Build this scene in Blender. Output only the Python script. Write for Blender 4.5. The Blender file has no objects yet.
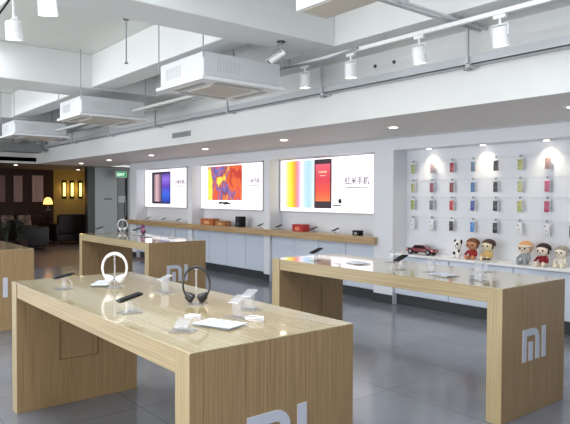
import bpy, bmesh, math, random
from mathutils import Vector, Matrix, Euler
random.seed(7)
scene = bpy.context.scene
COL = scene.collection
R = math.radians

# ------------------------------------------------------------------ camera, world, light, exposure
def make_camera():
    f, p, r, y, H = 594.77, 0.0245, 0.0039, 0.8877, 1.4243
    fw = Vector((-math.sin(y), math.cos(y), 0)); rt = Vector((math.cos(y), math.sin(y), 0)); up = Vector((0, 0, 1))
    fw2 = fw*math.cos(p) - up*math.sin(p); up2 = up*math.cos(p) + fw*math.sin(p)
    rt3 = rt*math.cos(r) + up2*math.sin(r); up3 = up2*math.cos(r) - rt*math.sin(r)
    cd = bpy.data.cameras.new('camera'); cd.sensor_width = 36; cd.lens = f*36/570; cd.clip_start = .05; cd.clip_end = 200
    c = bpy.data.objects.new('camera', cd); COL.objects.link(c)
    M = Matrix((rt3, up3, -fw2)).transposed().to_4x4(); M.translation = Vector((0, 0, H))
    c.matrix_world = M
    scene.camera = c
make_camera()
world = bpy.data.worlds.new('world'); scene.world = world; world.use_nodes = True
world.node_tree.nodes['Background'].inputs[0].default_value = (.96, .98, 1.0, 1)
world.node_tree.nodes['Background'].inputs[1].default_value = 1.95
def area(name, loc, rot, sx, sy, power, color=(1, 1, 1)):
    l = bpy.data.lights.new(name, 'AREA'); l.shape = 'RECTANGLE'; l.size = sx; l.size_y = sy; l.energy = power; l.color = color
    o = bpy.data.objects.new(name, l); o.location = loc; o.rotation_euler = rot; COL.objects.link(o); return o
# added area lights under the slab, overhead fill without any fittings
area('overhead_fill', (-3.0, 1.0, 3.30), (0, 0, 0), 5, 1.2, 120, (.93, .96, 1))
area('overhead_fill', (-9.5, 1.2, 3.30), (0, 0, 0), 5, 1.2, 120, (.93, .96, 1))
area('overhead_fill', (-1.2, 3.4, 3.30), (0, 0, 0), 1.5, .8, 22, (.93, .96, 1))
# added upward fill light behind the camera, brightens ceiling and soffit
area('ceiling_fill', (-5.5, -3.2, .3), (R(140), 0, 0), 16, 2.4, 560, (1, .985, .96))
vs = scene.view_settings
vs.view_transform = 'Standard'; vs.look = 'None'; vs.gamma = 1; vs.use_curve_mapping = False; vs.exposure = 0.0

# ------------------------------------------------------------------ helpers
def lin(c):
    if isinstance(c, str):
        c = [int(c[i:i+2], 16)/255 for i in (0, 2, 4)]
    return tuple(((v/12.92) if v <= .04045 else ((v+.055)/1.055)**2.4) for v in c[:3]) + (1,)
MATS = {}
def mat(name, color, rough=.5, metal=0, emis=0, coat=0, noise=0, alpha=1, spec=.5):
    if name in MATS: return MATS[name]
    m = bpy.data.materials.new(name); m.use_nodes = True; nt = m.node_tree; b = nt.nodes['Principled BSDF']
    col = lin(color)
    b.inputs['Base Color'].default_value = col; b.inputs['Roughness'].default_value = rough; b.inputs['Metallic'].default_value = metal
    b.inputs['Coat Weight'].default_value = coat; b.inputs['Coat Roughness'].default_value = .05
    b.inputs['Specular IOR Level'].default_value = spec
    if emis: b.inputs['Emission Color'].default_value = col; b.inputs['Emission Strength'].default_value = emis
    if alpha < 1: b.inputs['Alpha'].default_value = alpha
    if noise:
        tc = nt.nodes.new('ShaderNodeTexCoord'); n = nt.nodes.new('ShaderNodeTexNoise'); n.inputs['Scale'].default_value = 3; n.inputs['Detail'].default_value = 5
        mx = nt.nodes.new('ShaderNodeMixRGB'); mx.inputs[1].default_value = tuple(c*(1-noise) for c in col[:3])+(1,); mx.inputs[2].default_value = tuple(min(1, c*(1+noise)) for c in col[:3])+(1,)
        nt.links.new(tc.outputs['Object'], n.inputs['Vector']); nt.links.new(n.outputs[0], mx.inputs[0]); nt.links.new(mx.outputs[0], b.inputs['Base Color'])
    MATS[name] = m; return m
def wood(name, c1, c2, axis, fine=90, rough=.4, coat=0, gap=2.0, c3=None):
    """grain runs along axis 0/1/2"""
    if name in MATS: return MATS[name]
    m = bpy.data.materials.new(name); m.use_nodes = True; nt = m.node_tree; b = nt.nodes['Principled BSDF']
    b.inputs['Roughness'].default_value = rough; b.inputs['Coat Weight'].default_value = coat; b.inputs['Coat Roughness'].default_value = .04
    tc = nt.nodes.new('ShaderNodeTexCoord'); mp = nt.nodes.new('ShaderNodeMapping')
    s = [fine]*3; s[axis] = gap
    mp.inputs['Scale'].default_value = s
    n = nt.nodes.new('ShaderNodeTexNoise'); n.inputs['Scale'].default_value = 1; n.inputs['Detail'].default_value = 3; n.inputs['Roughness'].default_value = .6
    cr = nt.nodes.new('ShaderNodeValToRGB'); cr.color_ramp.elements[0].position = .34; cr.color_ramp.elements[1].position = .66
    cr.color_ramp.elements[0].color = lin(c1); cr.color_ramp.elements[1].color = lin(c2)
    nt.links.new(tc.outputs['Object'], mp.inputs[0]); nt.links.new(mp.outputs[0], n.inputs['Vector']); nt.links.new(n.outputs[0], cr.inputs[0])
    mp2 = nt.nodes.new('ShaderNodeMapping'); s2 = [7]*3; s2[axis] = .5; mp2.inputs['Scale'].default_value = s2
    n2 = nt.nodes.new('ShaderNodeTexNoise'); n2.inputs['Scale'].default_value = 1; n2.inputs['Detail'].default_value = 2
    mx = nt.nodes.new('ShaderNodeMixRGB'); mx.blend_type = 'MULTIPLY'; mx.inputs[0].default_value = .22
    cr2 = nt.nodes.new('ShaderNodeValToRGB'); cr2.color_ramp.elements[0].position = .3; cr2.color_ramp.elements[0].color = (.72, .68, .62, 1); cr2.color_ramp.elements[1].position = .7
    nt.links.new(tc.outputs['Object'], mp2.inputs[0]); nt.links.new(mp2.outputs[0], n2.inputs['Vector']); nt.links.new(n2.outputs[0], cr2.inputs[0])
    nt.links.new(cr.outputs[0], mx.inputs[1]); nt.links.new(cr2.outputs[0], mx.inputs[2]); nt.links.new(mx.outputs[0], b.inputs['Base Color'])
    MATS[name] = m; return m
def clear(name, tint='ffffff', op=.25, rough=.05, gloss=.25):
    """cheap clear plastic: transparent + gloss + a little milky body"""
    if name in MATS: return MATS[name]
    m = bpy.data.materials.new(name); m.use_nodes = True; nt = m.node_tree; nt.nodes.remove(nt.nodes['Principled BSDF'])
    out = nt.nodes['Material Output']
    t = nt.nodes.new('ShaderNodeBsdfTransparent'); t.inputs[0].default_value = (.97, .98, 1, 1)
    g = nt.nodes.new('ShaderNodeBsdfGlossy'); g.inputs['Roughness'].default_value = rough
    d = nt.nodes.new('ShaderNodeBsdfDiffuse'); d.inputs[0].default_value = lin(tint)
    a = nt.nodes.new('ShaderNodeMixShader'); a.inputs[0].default_value = op
    c = nt.nodes.new('ShaderNodeMixShader')
    lw = nt.nodes.new('ShaderNodeLayerWeight'); lw.inputs[0].default_value = gloss
    nt.links.new(t.outputs[0], a.inputs[1]); nt.links.new(d.outputs[0], a.inputs[2])
    nt.links.new(lw.outputs['Facing'], c.inputs[0]); nt.links.new(a.outputs[0], c.inputs[1]); nt.links.new(g.outputs[0], c.inputs[2])
    nt.links.new(c.outputs[0], out.inputs[0]); MATS[name] = m; return m

class MB:
    def __init__(s): s.bm = bmesh.new()
    def _merge(s, t, M=None):
        if M is not None: t.transform(M)
        me = bpy.data.meshes.new('tmp'); t.to_mesh(me); t.free(); s.bm.from_mesh(me); bpy.data.meshes.remove(me); return s
    def box(s, a, b, bev=0, M=None, seg=2):
        t = bmesh.new(); bmesh.ops.create_cube(t, size=1)
        a, b = Vector(a), Vector(b); c = (a+b)/2; d = b-a
        for v in t.verts: v.co = Vector((v.co.x*d.x, v.co.y*d.y, v.co.z*d.z)) + c
        if bev: bmesh.ops.bevel(t, geom=list(t.edges), offset=bev, segments=seg, affect='EDGES', profile=.5)
        return s._merge(t, M)
    def cyl(s, a, b, r, r2=None, n=20, M=None, cap=True):
        a, b = Vector(a), Vector(b); d = b-a; t = bmesh.new()
        bmesh.ops.create_cone(t, cap_ends=cap, segments=n, radius1=r, radius2=r if r2 is None else r2, depth=d.length)
        q = d.to_track_quat('Z', 'Y').to_matrix().to_4x4()
        t.transform(Matrix.Translation((a+b)/2) @ q); return s._merge(t, M)
    def ball(s, c, r, sc=(1, 1, 1), n=16, M=None):
        t = bmesh.new(); bmesh.ops.create_uvsphere(t, u_segments=n, v_segments=max(6, n//2+2), radius=r)
        for v in t.verts: v.co = Vector((v.co.x*sc[0], v.co.y*sc[1], v.co.z*sc[2])) + Vector(c)
        return s._merge(t, M)
    def tube(s, pts, r, n=8, M=None):
        pts = [Vector(p) for p in pts]; t = bmesh.new(); rings = []
        rr = r if isinstance(r, (list, tuple)) else [r]*len(pts)
        d0 = (pts[1]-pts[0]).normalized(); up = Vector((0, 0, 1)) if abs(d0.z) < .9 else Vector((1, 0, 0)); nrm = (up - d0*up.dot(d0)).normalized()
        for i, p in enumerate(pts):
            d = (pts[min(i+1, len(pts)-1)] - pts[max(i-1, 0)]).normalized()
            nrm = (nrm - d*nrm.dot(d)).normalized(); b = d.cross(nrm)
            rings.append([t.verts.new(p + (nrm*math.cos(2*math.pi*k/n) + b*math.sin(2*math.pi*k/n))*rr[i]) for k in range(n)])
        for i in range(len(rings)-1):
            for k in range(n): t.faces.new((rings[i][k], rings[i][(k+1) % n], rings[i+1][(k+1) % n], rings[i+1][k]))
        t.faces.new(rings[0][::-1]); t.faces.new(rings[-1]); return s._merge(t, M)
    def prism(s, poly, axis, a, b, M=None):
        """poly of 2-D points extruded from a to b along axis; the 2-D axes are the remaining two in order"""
        t = bmesh.new()
        def P(u, v, w):
            c = [0, 0, 0]; o = [i for i in range(3) if i != axis]; c[o[0]] = u; c[o[1]] = v; c[axis] = w; return c
        A = [t.verts.new(P(u, v, a)) for u, v in poly]; B = [t.verts.new(P(u, v, b)) for u, v in poly]
        t.faces.new(A); t.faces.new(B[::-1]); n = len(poly)
        for i in range(n): t.faces.new((A[i], B[i], B[(i+1) % n], A[(i+1) % n]))
        bmesh.ops.recalc_face_normals(t, faces=list(t.faces)); bmesh.ops.triangulate(t, faces=[f for f in t.faces if len(f.verts) > 4])
        return s._merge(t, M)
    def lathe(s, prof, c=(0, 0, 0), n=24, M=None):
        t = bmesh.new(); rings = []
        for r, z in prof: rings.append([t.verts.new((c[0]+r*math.cos(2*math.pi*k/n), c[1]+r*math.sin(2*math.pi*k/n), c[2]+z)) for k in range(n)])
        for i in range(len(rings)-1):
            for k in range(n): t.faces.new((rings[i][k], rings[i][(k+1) % n], rings[i+1][(k+1) % n], rings[i+1][k]))
        t.faces.new(rings[0][::-1]); t.faces.new(rings[-1])
        bmesh.ops.recalc_face_normals(t, faces=list(t.faces)); return s._merge(t, M)
    def build(s, name, m, parent=None, smooth=False, label=None):
        me = bpy.data.meshes.new(name)
        s.bm.normal_update(); s.bm.to_mesh(me); s.bm.free(); me.materials.append(m)
        if smooth:
            for p in me.polygons: p.use_smooth = True
            if hasattr(me, 'set_sharp_from_angle'): me.set_sharp_from_angle(angle=R(40))
        o = bpy.data.objects.new(name, me); COL.objects.link(o)
        if parent: o.parent = parent
        if label: o['label'] = label
        return o
def tag(o, label, cat, group=None, kind=None):
    o['label'] = label; o['category'] = cat
    if group: o['group'] = group
    if kind: o['kind'] = kind
    return o
def thing(name, label, cat, loc=(0, 0, 0), rz=0, group=None):
    o = bpy.data.objects.new(name, None); COL.objects.link(o); o.location = loc; o.rotation_euler = (0, 0, rz); o.empty_display_size = .1
    return tag(o, label, cat, group)
def struct(o): o['kind'] = 'structure'; return o
def copy_tree(o, parent=None):
    c = o.copy(); COL.objects.link(c); c.parent = parent
    for ch in [k for k in ALLCH(o)]: copy_tree(ch, c)
    return c
def ALLCH(o): return [k for k in bpy.data.objects if k.parent == o]
def clone(o, loc, rz, label, group=None):
    c = copy_tree(o); c.location = loc; c.rotation_euler = (0, 0, rz); c['label'] = label
    if group: c['group'] = group
    return c
def text_mesh(body, size, M, m, parent, name='lettering', depth=.001):
    cu = bpy.data.curves.new('txt', 'FONT'); cu.body = body; cu.size = size; cu.extrude = depth; cu.offset = size*.018; cu.align_x = 'LEFT'
    to = bpy.data.objects.new('txt', cu); COL.objects.link(to)
    dg = bpy.context.evaluated_depsgraph_get(); me = bpy.data.meshes.new_from_object(to.evaluated_get(dg))
    me.transform(M); bpy.data.objects.remove(to); me.materials.clear(); me.materials.append(m); me.name = name
    o = bpy.data.objects.new(name, me); COL.objects.link(o)
    if parent: o.parent = parent
    return o

# ------------------------------------------------------------------ materials
M_wall = mat('painted_wall', 'e0e4eb', .6, noise=.02)
M_ceil = mat('ceiling_paint', 'd9ddd9', .75, noise=.04)
M_beam = mat('beam_paint', 'e0e3e4', .7, noise=.03)
M_soffit = mat('soffit_paint', 'e2dedb', .65, noise=.02)
M_cab = mat('cabinet_laminate', 'ccd6e6', .25, coat=.3)
M_kick = mat('dark_kickplate', '2f3438', .5)
M_white = mat('white_enamel', 'eceef0', .4)
M_acw = mat('ac_casing', 'd2d6da', .45)
M_acp = mat('ac_grille', 'cfcabd', .5)
M_grey = mat('grey_metal', '9aa0a6', .45, metal=.3)
M_dgrey = mat('dark_grey_metal', '4a4f53', .5, metal=.3)
M_black = mat('black_plastic', '131416', .5, spec=.25)
M_screen = mat('black_screen', '0c0d10', .4, spec=.15)
M_silver = mat('silver_emblem', 'd5d9e6', .3, metal=.25)
M_acryl = clear('clear_acrylic', 'f4f4f8', .12, gloss=.2)
M_acryl2 = clear('frosted_acrylic', 'f3f3f6', .17, gloss=.15)
M_wtop = wood('tabletop_veneer', 'a3946f', 'bbad88', 0, 110, .12, coat=.7)
M_wslab = wood('slab_veneer', '9a8a68', 'b8a47e', 0, 150, .35)
M_wend = wood('end_veneer', '8a7150', 'b0946c', 2, 200, .4)
M_cnt = wood('counter_veneer', 'a88c64', 'c4a880', 0, 60, .3, coat=.4)
def floor_mat():
    m = bpy.data.materials.new('grey_tile'); m.use_nodes = True; nt = m.node_tree; b = nt.nodes['Principled BSDF']
    tc = nt.nodes.new('ShaderNodeTexCoord'); mp = nt.nodes.new('ShaderNodeMapping'); mp.inputs['Location'].default_value = (2.91, -3.37, 0)
    br = nt.nodes.new('ShaderNodeTexBrick'); br.offset = 0; br.squash = 1
    br.inputs['Scale'].default_value = 1; br.inputs['Brick Width'].default_value = .8; br.inputs['Row Height'].default_value = .8
    br.inputs['Mortar Size'].default_value = .004; br.inputs['Mortar Smooth'].default_value = .3
    br.inputs['Color1'].default_value = lin('797d86'); br.inputs['Color2'].default_value = lin('7e828a'); br.inputs['Mortar'].default_value = lin('5c5f65')
    n = nt.nodes.new('ShaderNodeTexNoise'); n.inputs['Scale'].default_value = 1.6; n.inputs['Detail'].default_value = 6
    cr = nt.nodes.new('ShaderNodeValToRGB'); cr.color_ramp.elements[0].position = .3; cr.color_ramp.elements[0].color = (.8, .8, .8, 1); cr.color_ramp.elements[1].position = .7; cr.color_ramp.elements[1].color = (1.08, 1.06, 1.05, 1)
    mx = nt.nodes.new('ShaderNodeMixRGB'); mx.blend_type = 'MULTIPLY'; mx.inputs[0].default_value = 1
    nt.links.new(tc.outputs['Object'], mp.inputs[0]); nt.links.new(mp.outputs[0], br.inputs['Vector']); nt.links.new(tc.outputs['Object'], n.inputs['Vector'])
    nt.links.new(n.outputs[0], cr.inputs[0]); nt.links.new(br.outputs[0], mx.inputs[1]); nt.links.new(cr.outputs[0], mx.inputs[2]); nt.links.new(mx.outputs[0], b.inputs['Base Color'])
    b.inputs['Roughness'].default_value = .15; b.inputs['Specular IOR Level'].default_value = .5
    return m
M_floor = floor_mat()
M_wfloor = wood('cafe_boards', '5a4844', '755d57', 1, 9, .4, gap=.6)

# ------------------------------------------------------------------ the setting
FY, BY, CZ, SZ = 6.12, 6.40, 2.24, 3.36       # front wall plane, niche back, low ceiling, slab
MB().box((-12.2, -5, -.1), (2.6, 6.7, 0)).build('floor', M_floor)['kind'] = 'structure'
MB().box((-21, -5, -.1), (-12.2, 10, 0)).build('floor', M_wfloor)['kind'] = 'structure'
MB().box((-15.6, -2.6, SZ), (2.6, 6.7, SZ+.2)).build('ceiling', M_ceil)['kind'] = 'structure'
# wall with niches: piers, header, and the deep back
NICHES = [(-13.06, -10.655), (-10.50, -8.09), (-7.93, -5.58), (-5.24, 1.6)]
WX = -13.42
w = MB()
w.box((WX, BY, 0), (2.6, BY+.2, CZ))                      # back
w.box((WX, FY, 2.06), (2.6, BY, CZ))                      # header
xs = [WX] + [v for n in NICHES for v in n] + [2.6]
kb = MB()
for i in range(0, len(xs), 2):
    kb.box((xs[i]+.001, FY-.006, 0), (xs[i+1]-.001, FY, .12))
    w.box((xs[i], FY, 0), (xs[i+1], BY, 2.06))
struct(w.build('wall_back', M_wall)); struct(kb.build('baseboard_back', M_kick))
struct(MB().box((2.4, -5, 0), (2.6, FY, SZ)).build('shade_wall_right', M_wall))  # unseen wall, added to keep the table ends darker
struct(MB().box((-15.2, -5, 0), (-15, 1.6, SZ)).build('wall_left', M_wall))
# low ceiling strip along the wall with its fascia, a long beam behind the fascia
struct(MB().box((-15.5, 4.62, CZ), (2.4, BY+.1, CZ+.05)).build('ceiling', M_soffit))
struct(MB().box((-15.5, 4.58, CZ), (2.4, 4.62, 2.90)).build('trim_1', M_beam))
struct(MB().box((-15.5, 4.05, 2.90), (2.4, 6.7, SZ)).build('trim_2', M_beam))
# cross beams
k = 3
for x0, x1 in [(-4.70, -4.22), (-8.75, -8.0), (-12.6, -12.0), (-.6, -.1)]:
    struct(MB().box((x0, -2.6, 2.90), (x1, 4.05, SZ), .01).build('trim_%d' % k, M_beam)); k += 1
struct(MB().box((-8.0, 3.10, 2.92), (-4.70, 3.42, SZ), .01).build('trim_7', M_beam))
struct(MB().box((-12.0, 3.10, 2.92), (-8.75, 3.42, SZ), .01).build('trim_8', M_beam))
struct(MB().box((-15.0, 3.10, 2.92), (-12.6, 3.42, SZ), .01).build('trim_9', M_beam))
# bulkhead at the cafe and cafe shell
M_cwall = mat('cafe_wall_paint', '3c2420', .6, noise=.15)
M_cwarm = mat('cafe_glow_wall', 'b89a58', .6, noise=.12)  # yellow glow of the sconces is put into this wall colour
M_cceil = mat('cafe_ceiling_paint', '8a807c', .8)
struct(MB().box((-15.6, 1.4, CZ), (-15.5, 9.5, SZ)).build('wall_left', M_ceil))
struct(MB().box((-20.2, 1.4, CZ+.05), (-15.5, 9.6, CZ+.15)).build('ceiling', M_cceil))
struct(MB().box((-20.2, 1.4, 0), (-20, 6.45, CZ+.05)).build('wall_left', M_cwall))
struct(MB().box((-20.2, 6.45, 0), (-20, 7.6, CZ+.05)).build('wall_left', M_cwarm))
struct(MB().box((-20.2, 1.2, 0), (-15, 1.4, CZ+.05)).build('wall_left', M_cwall))  # unseen side wall, added to keep the cafe dark
struct(MB().box((-17.2, 9.4, 0), (-14, 9.6, CZ+.05)).build('wall_back', M_wall))
M_gpan = mat('grey_panel', '8f9797', .4, coat=.2)
# grey wall across the corridor, with a pier and the door opening
gw = MB(); gw.box((-17.2, 6.67, 0), (-17, 7.35, CZ+.05)); gw.box((-17.2, 7.35, 2.17), (-17, 7.69, CZ+.05)); gw.box((-17.2, 7.69, 0), (-17, 9.4, CZ+.05))
struct(gw.build('wall_left', M_gpan))
struct(MB().box((-20, 7.58, 0), (-17.2, 7.62, CZ+.05)).build('wall_back', mat('dark_pier', '26282a', .5)))
struct(MB().box((-17.22, 6.45, 0), (-17.0, 6.67, CZ+.05)).build('trim_10', mat('dark_green_pier', '2c322f', .45)))
d = struct(MB().box((-17.12, 7.38, .01), (-17.07, 7.66, 2.14), .005).build('door_1', mat('smoked_glass_door', '2b3134', .15, coat=.5)))
dd = MB(); dd.box((-17.13, 7.35, 0), (-17.0, 7.38, 2.17)); dd.box((-17.13, 7.66, 0), (-17.0, 7.69, 2.17)); dd.box((-17.13, 7.38, 2.14), (-17.0, 7.66, 2.17)); dd.build('door_frame', M_dgrey, d)
MB().cyl((-17.03, 7.63, .85), (-17.03, 7.63, 1.35), .012).build('door_handle', M_grey, d)
MB().box((-17.07, 7.40, 1.25), (-17.06, 7.64, 1.45)).build('door_patch', mat('pale_patch', 'aab2b5', .4), d)  # pale patch across the door at mid height
# greyer strip painted in for the shadow gap between low ceiling and wall
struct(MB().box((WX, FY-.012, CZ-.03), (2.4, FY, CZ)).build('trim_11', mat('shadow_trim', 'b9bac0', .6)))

# ------------------------------------------------------------------ base cabinets and counter
idx = 0
cablabels = ['pale blue white base cabinet under the leftmost light box', 'pale blue white base cabinet under the middle light box', 'pale blue white base cabinet under the red phone light box', 'long pale base cabinet under the wall of phone cases']
for (x0, x1), lb in zip(NICHES, cablabels):
    top = .78 if x1 < -5 else .66
    c = thing('base_cabinet', lb, 'cabinet', ((x0+x1)/2, 6.2, 0), 0, 'base cabinets along the back wall')
    h = (x1-x0)/2
    n = 4 if x1 < -5 else 8
    MB().box((-h+.002, -.02, .14), (h-.002, .195, top), .003).build('body', M_cab, c)
    MB().box((-h+.002, .01, 0), (h-.002, .03, .14)).build('kickplate', M_kick, c)
    for i in range(n):
        a = -h + 2*h*i/n; b = -h + 2*h*(i+1)/n
        MB().box((a+.006, -.035, .15), (b-.006, -.021, top-.01), .003).build('door', M_cab, c)
for (x0, x1) in [(-5.24, 1.6)]:
    o = MB().box((x0, FY-.02, .662), (x1, BY, .69), .004).build('ledge', M_white); tag(o, 'long white ledge below the hanging phone cases, plush dolls sit on it', 'ledge')
ct = MB().box((WX, 6.04, .782), (-5.51, 6.115, .885), .004)
o = ct.build('wall_counter', M_cnt); tag(o, 'long narrow wooden counter along the back wall below the light boxes', 'counter')
for (x0, x1) in NICHES[:3]:
    MB().box((x0+.002, 6.117, .784), (x1-.002, BY-.002, .883)).build('counter_top', M_cnt, o)

# ------------------------------------------------------------------ display tables
HT = .86
def logo(mb_list, y0, z0, s, x):
    pass
def make_table(label):
    L, W, T, S = 2.33, .81, .105, .098
    t = thing('display_table', label, 'table', (0, 0, 0), 0, 'wooden display tables')
    MB().box((-L/2+T, -W/2+.003, HT-S), (L/2-T, W/2-.003, HT-.006), .002).build('tabletop', M_wslab, t)
    for sx in (-1, 1):
        a, b = (L/2-T, L/2) if sx > 0 else (-L/2, -L/2+T)
        p = MB().box((a, -W/2, 0), (b, W/2, HT-.006), .003).build('end_panel', M_wend, t)
        if sx > 0:
            e = MB(); X0, X1 = b, b+.006
            # arch-shaped first letter with a free-standing inner stem, then the bar
            o = [(-.16, .355), (-.16, .565)]; cx, cz, rr = .05-.075, .565-.075, .075
            for i in range(9):
                an = math.pi/2 - i/8*math.pi/2; o.append((cx+rr*math.cos(an), cz+rr*math.sin(an)))
            o += [(.05, .355), (.005, .355), (.005, .49)]
            for i in range(7):
                an = i/6*math.pi/2; o.append((-.025+.03*math.cos(an), .49+.03*math.sin(an)))
            o += [(-.115, .52), (-.115, .355)]
            e.prism(o, 0, X0, X1)
            e.box((X0, -.083, .355), (X1, -.036, .478)); e.box((X0, .088, .355), (X1, .135, .565))
            e.build('emblem', M_silver, p)
            MB().box((a-.001, -W/2, 0), (b, -W/2+.001, 0.001)).bm.free()
        # inner hatch seam
        xi = (a-.004, a) if sx > 0 else (b, b+.004)
        y0, y1, z0, z1 = -.14, .12, .31, .57
        m = MB()
        for q in (((y0, z1-.002), (y1, z1)), ((y0, z0), (y0+.004, z1)), ((y1-.004, z0), (y1, z1)), ((y0, z0), (y1, z0+.004))):
            m.box((xi[0], q[0][0], q[0][1]), (xi[1], q[1][0], q[1][1]))
        m.build('hatch_seam', mat('dark_seam', '7c6038', .6), p)
    # pale edge faces of the two ends on the long sides
    for sx in (-1, 1):
        for sy in (-1, 1):
            a, b = (L/2-T, L/2) if sx > 0 else (-L/2, -L/2+T)
            y0, y1 = (-W/2-.0015, -W/2) if sy < 0 else (W/2, W/2+.0015)
            MB().box((a, y0, 0), (b, y1, HT-.006)).build('edge_strip', M_wedge, t)
    MB().box((-L/2, -W/2, HT-.006), (L/2, W/2, HT), .002).build('top_sheet', M_wtop, t)
    return t
M_wedge = wood('edge_veneer', '9a8a68', 'b8a47e', 2, 150, .35)
tb = make_table('nearest large wooden display table with two headphones on its top')
tb.location = (-3.035, 1.493, 0)
TB2 = clone(tb, (-3.17, 3.785, 0), 0, 'wooden display table at right, parallel to the wall of phone cases')
clone(tb, (-7.855, 3.70, 0), 0, 'far wooden display table in the middle, in line with the right hand one')
clone(tb, (-7.90, 1.555, 0), 0, 'wooden display table cut off by the left edge of the photo')

tb.scale.y = 1.035; tb.location.y = 1.50   # the nearest one is a touch deeper
# ------------------------------------------------------------------ light boxes
M_lbw = mat('lightbox_white', 'fbf8fb', .4, emis=.85)
M_txt = mat('grey_lettering', '8f7a8c', .5)
M_txt_dark = mat('black_lettering', '26262a', .5)
def ppatch(nm, c1, c2, horiz=True, em=.8, kind='grad', pts=None):
    """printed, back-lit film: colours are the print itself"""
    if nm in MATS: return MATS[nm]
    m = bpy.data.materials.new(nm); m.use_nodes = True; nt = m.node_tree; b = nt.nodes['Principled BSDF']; b.inputs['Roughness'].default_value = .4
    tc = nt.nodes.new('ShaderNodeTexCoord'); cr = nt.nodes.new('ShaderNodeValToRGB')
    pts = pts or [(0, c1), (1, c2)]
    while len(cr.color_ramp.elements) < len(pts): cr.color_ramp.elements.new(.5)
    for e, (p, c) in zip(cr.color_ramp.elements, pts): e.position = p; e.color = lin(c)
    if kind == 'grad':
        sp = nt.nodes.new('ShaderNodeSeparateXYZ'); nt.links.new(tc.outputs['Generated'], sp.inputs[0]); nt.links.new(sp.outputs[0 if horiz else 2], cr.inputs[0])
    else:
        mp = nt.nodes.new('ShaderNodeMapping'); mp.inputs['Rotation'].default_value = (0, R(35), 0); mp.inputs['Scale'].default_value = (2.6, 1, .9); mp.inputs['Location'].default_value = (1.3, 0, .4)
        n = nt.nodes.new('ShaderNodeTexNoise'); n.inputs['Scale'].default_value = 1.7; n.inputs['Detail'].default_value = 2; n.inputs['Distortion'].default_value = .6
        nt.links.new(tc.outputs['Generated'], mp.inputs[0]); nt.links.new(mp.outputs[0], n.inputs['Vector']); sp = nt.nodes.new('ShaderNodeSeparateXYZ'); nt.links.new(tc.outputs['Generated'], sp.inputs[0])
        ma = nt.nodes.new('ShaderNodeMath'); ma.operation = 'MULTIPLY_ADD'; ma.inputs[1].default_value = .26; ma.inputs[2].default_value = -.12; nt.links.new(sp.outputs[0], ma.inputs[0])
        ad = nt.nodes.new('ShaderNodeMath'); ad.operation = 'ADD'; nt.links.new(ma.outputs[0], ad.inputs[0]); nt.links.new(n.outputs[0], ad.inputs[1]); nt.links.new(ad.outputs[0], cr.inputs[0])
    nt.links.new(cr.outputs[0], b.inputs['Base Color']); nt.links.new(cr.outputs[0], b.inputs['Emission Color']); b.inputs['Emission Strength'].default_value = em
    MATS[nm] = m; return m
def light_box(x0, x1, label):
    t = thing('light_box', label, 'light box', ((x0+x1)/2, BY, 1.19), 0, 'backlit advertising boxes in the wall niches')
    h = (x1-x0)/2; H = .865
    fr = MB(); fr.box((-h, -.07, 0), (h, 0, .009)); fr.box((-h, -.07, H-.009), (h, 0, H)); fr.box((-h, -.07, 0), (-h+.009, 0, H)); fr.box((h-.009, -.07, 0), (h, 0, H))
    fr.build('frame', mat('lightbox_frame', 'dcd6dc', .4), t)
    MB().box((-h+.009, -.065, .009), (h-.009, -.002, H-.009)).build('panel', M_lbw, t)
    return t, h, H
def pic(t, x0, x1, z0, z1, m, name='printed_picture', lay=0, bev=0):
    return MB().box((x0, -.067-.0015*lay, z0), (x1, -.065, z1)).build(name, m, t)
TM = lambda x, z: Matrix.Translation((x, -.0665, z)) @ Matrix.Rotation(R(90), 4, 'X')
t, h, H = light_box(-13.05, -11.08, 'leftmost backlit advertising box with a dark phone screen picture')
pic(t, -.62, .27, .08, .80, mat('print_black', '35303c', .3, emis=.5), 'phone_picture')
pic(t, -.52, -.14, .13, .75, ppatch('print_arch', 0, 0, True, .7, pts=[(0, '6a5a70'), (.35, 'd8b4b4'), (.7, '9e7f92'), (1, '43344a')]), 'left_screen_picture', lay=1)
pic(t, -.13, .24, .11, .77, ppatch('print_violet', 0, 0, False, .8, pts=[(0, '2b3f9c'), (.3, '3c63d6'), (.55, '5b3fb0'), (.8, '9070d8'), (1, '41307c')]), 'violet_screen_picture', lay=1)
text_mesh('小米手机', .11, TM(.46, .52), M_txt, t); pic(t, .50, .84, .45, .462, M_txt, 'printed_line', lay=1)
t, h, H = light_box(-10.50, -8.405, 'middle backlit advertising box with a bright abstract colour picture')
pic(t, -.78, .405, .176, .835, ppatch('print_abstract', 0, 0, kind='noise', em=.85, pts=[(.30, 'e8d838'), (.40, 'f0e060'), (.46, 'd8803a'), (.50, '7a3a5c'), (.54, '5a70b8'), (.58, 'c84a34'), (.66, 'd86a3a'), (.76, 'b03a30')]), 'abstract_picture')
bd = MB(); bd.prism([(-.45, .125), (-.33, .10), (-.27, .115), (-.18, .09), (-.02, .10), (.075, .125), (-.02, .13), (-.12, .15), (-.2, .135), (-.3, .15), (-.38, .13)], 1, -.068, -.065); bd.build('printed_silhouette', M_txt_dark, t)
text_mesh('小米手机', .095, TM(.58, .50), M_txt, t); pic(t, .60, .94, .44, .451, M_txt, 'printed_line', lay=1)
t, h, H = light_box(-7.91, -5.772, 'largest right backlit advertising box with colour stripes and a red phone')
pic(t, -.98, -.215, .066, .835, ppatch('print_stripes', 0, 0, True, .75, pts=[(0, 'fbf8fa'), (.08, 'fdf6b8'), (.2, 'f2e03c'), (.34, 'eeb02c'), (.42, 'e68a5c'), (.5, 'd88ab0'), (.6, 'f0e3ee'), (.7, 'b6d2f0'), (.85, 'a3c6e8'), (1, 'cfe0ea')]), 'colour_stripes')
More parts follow.
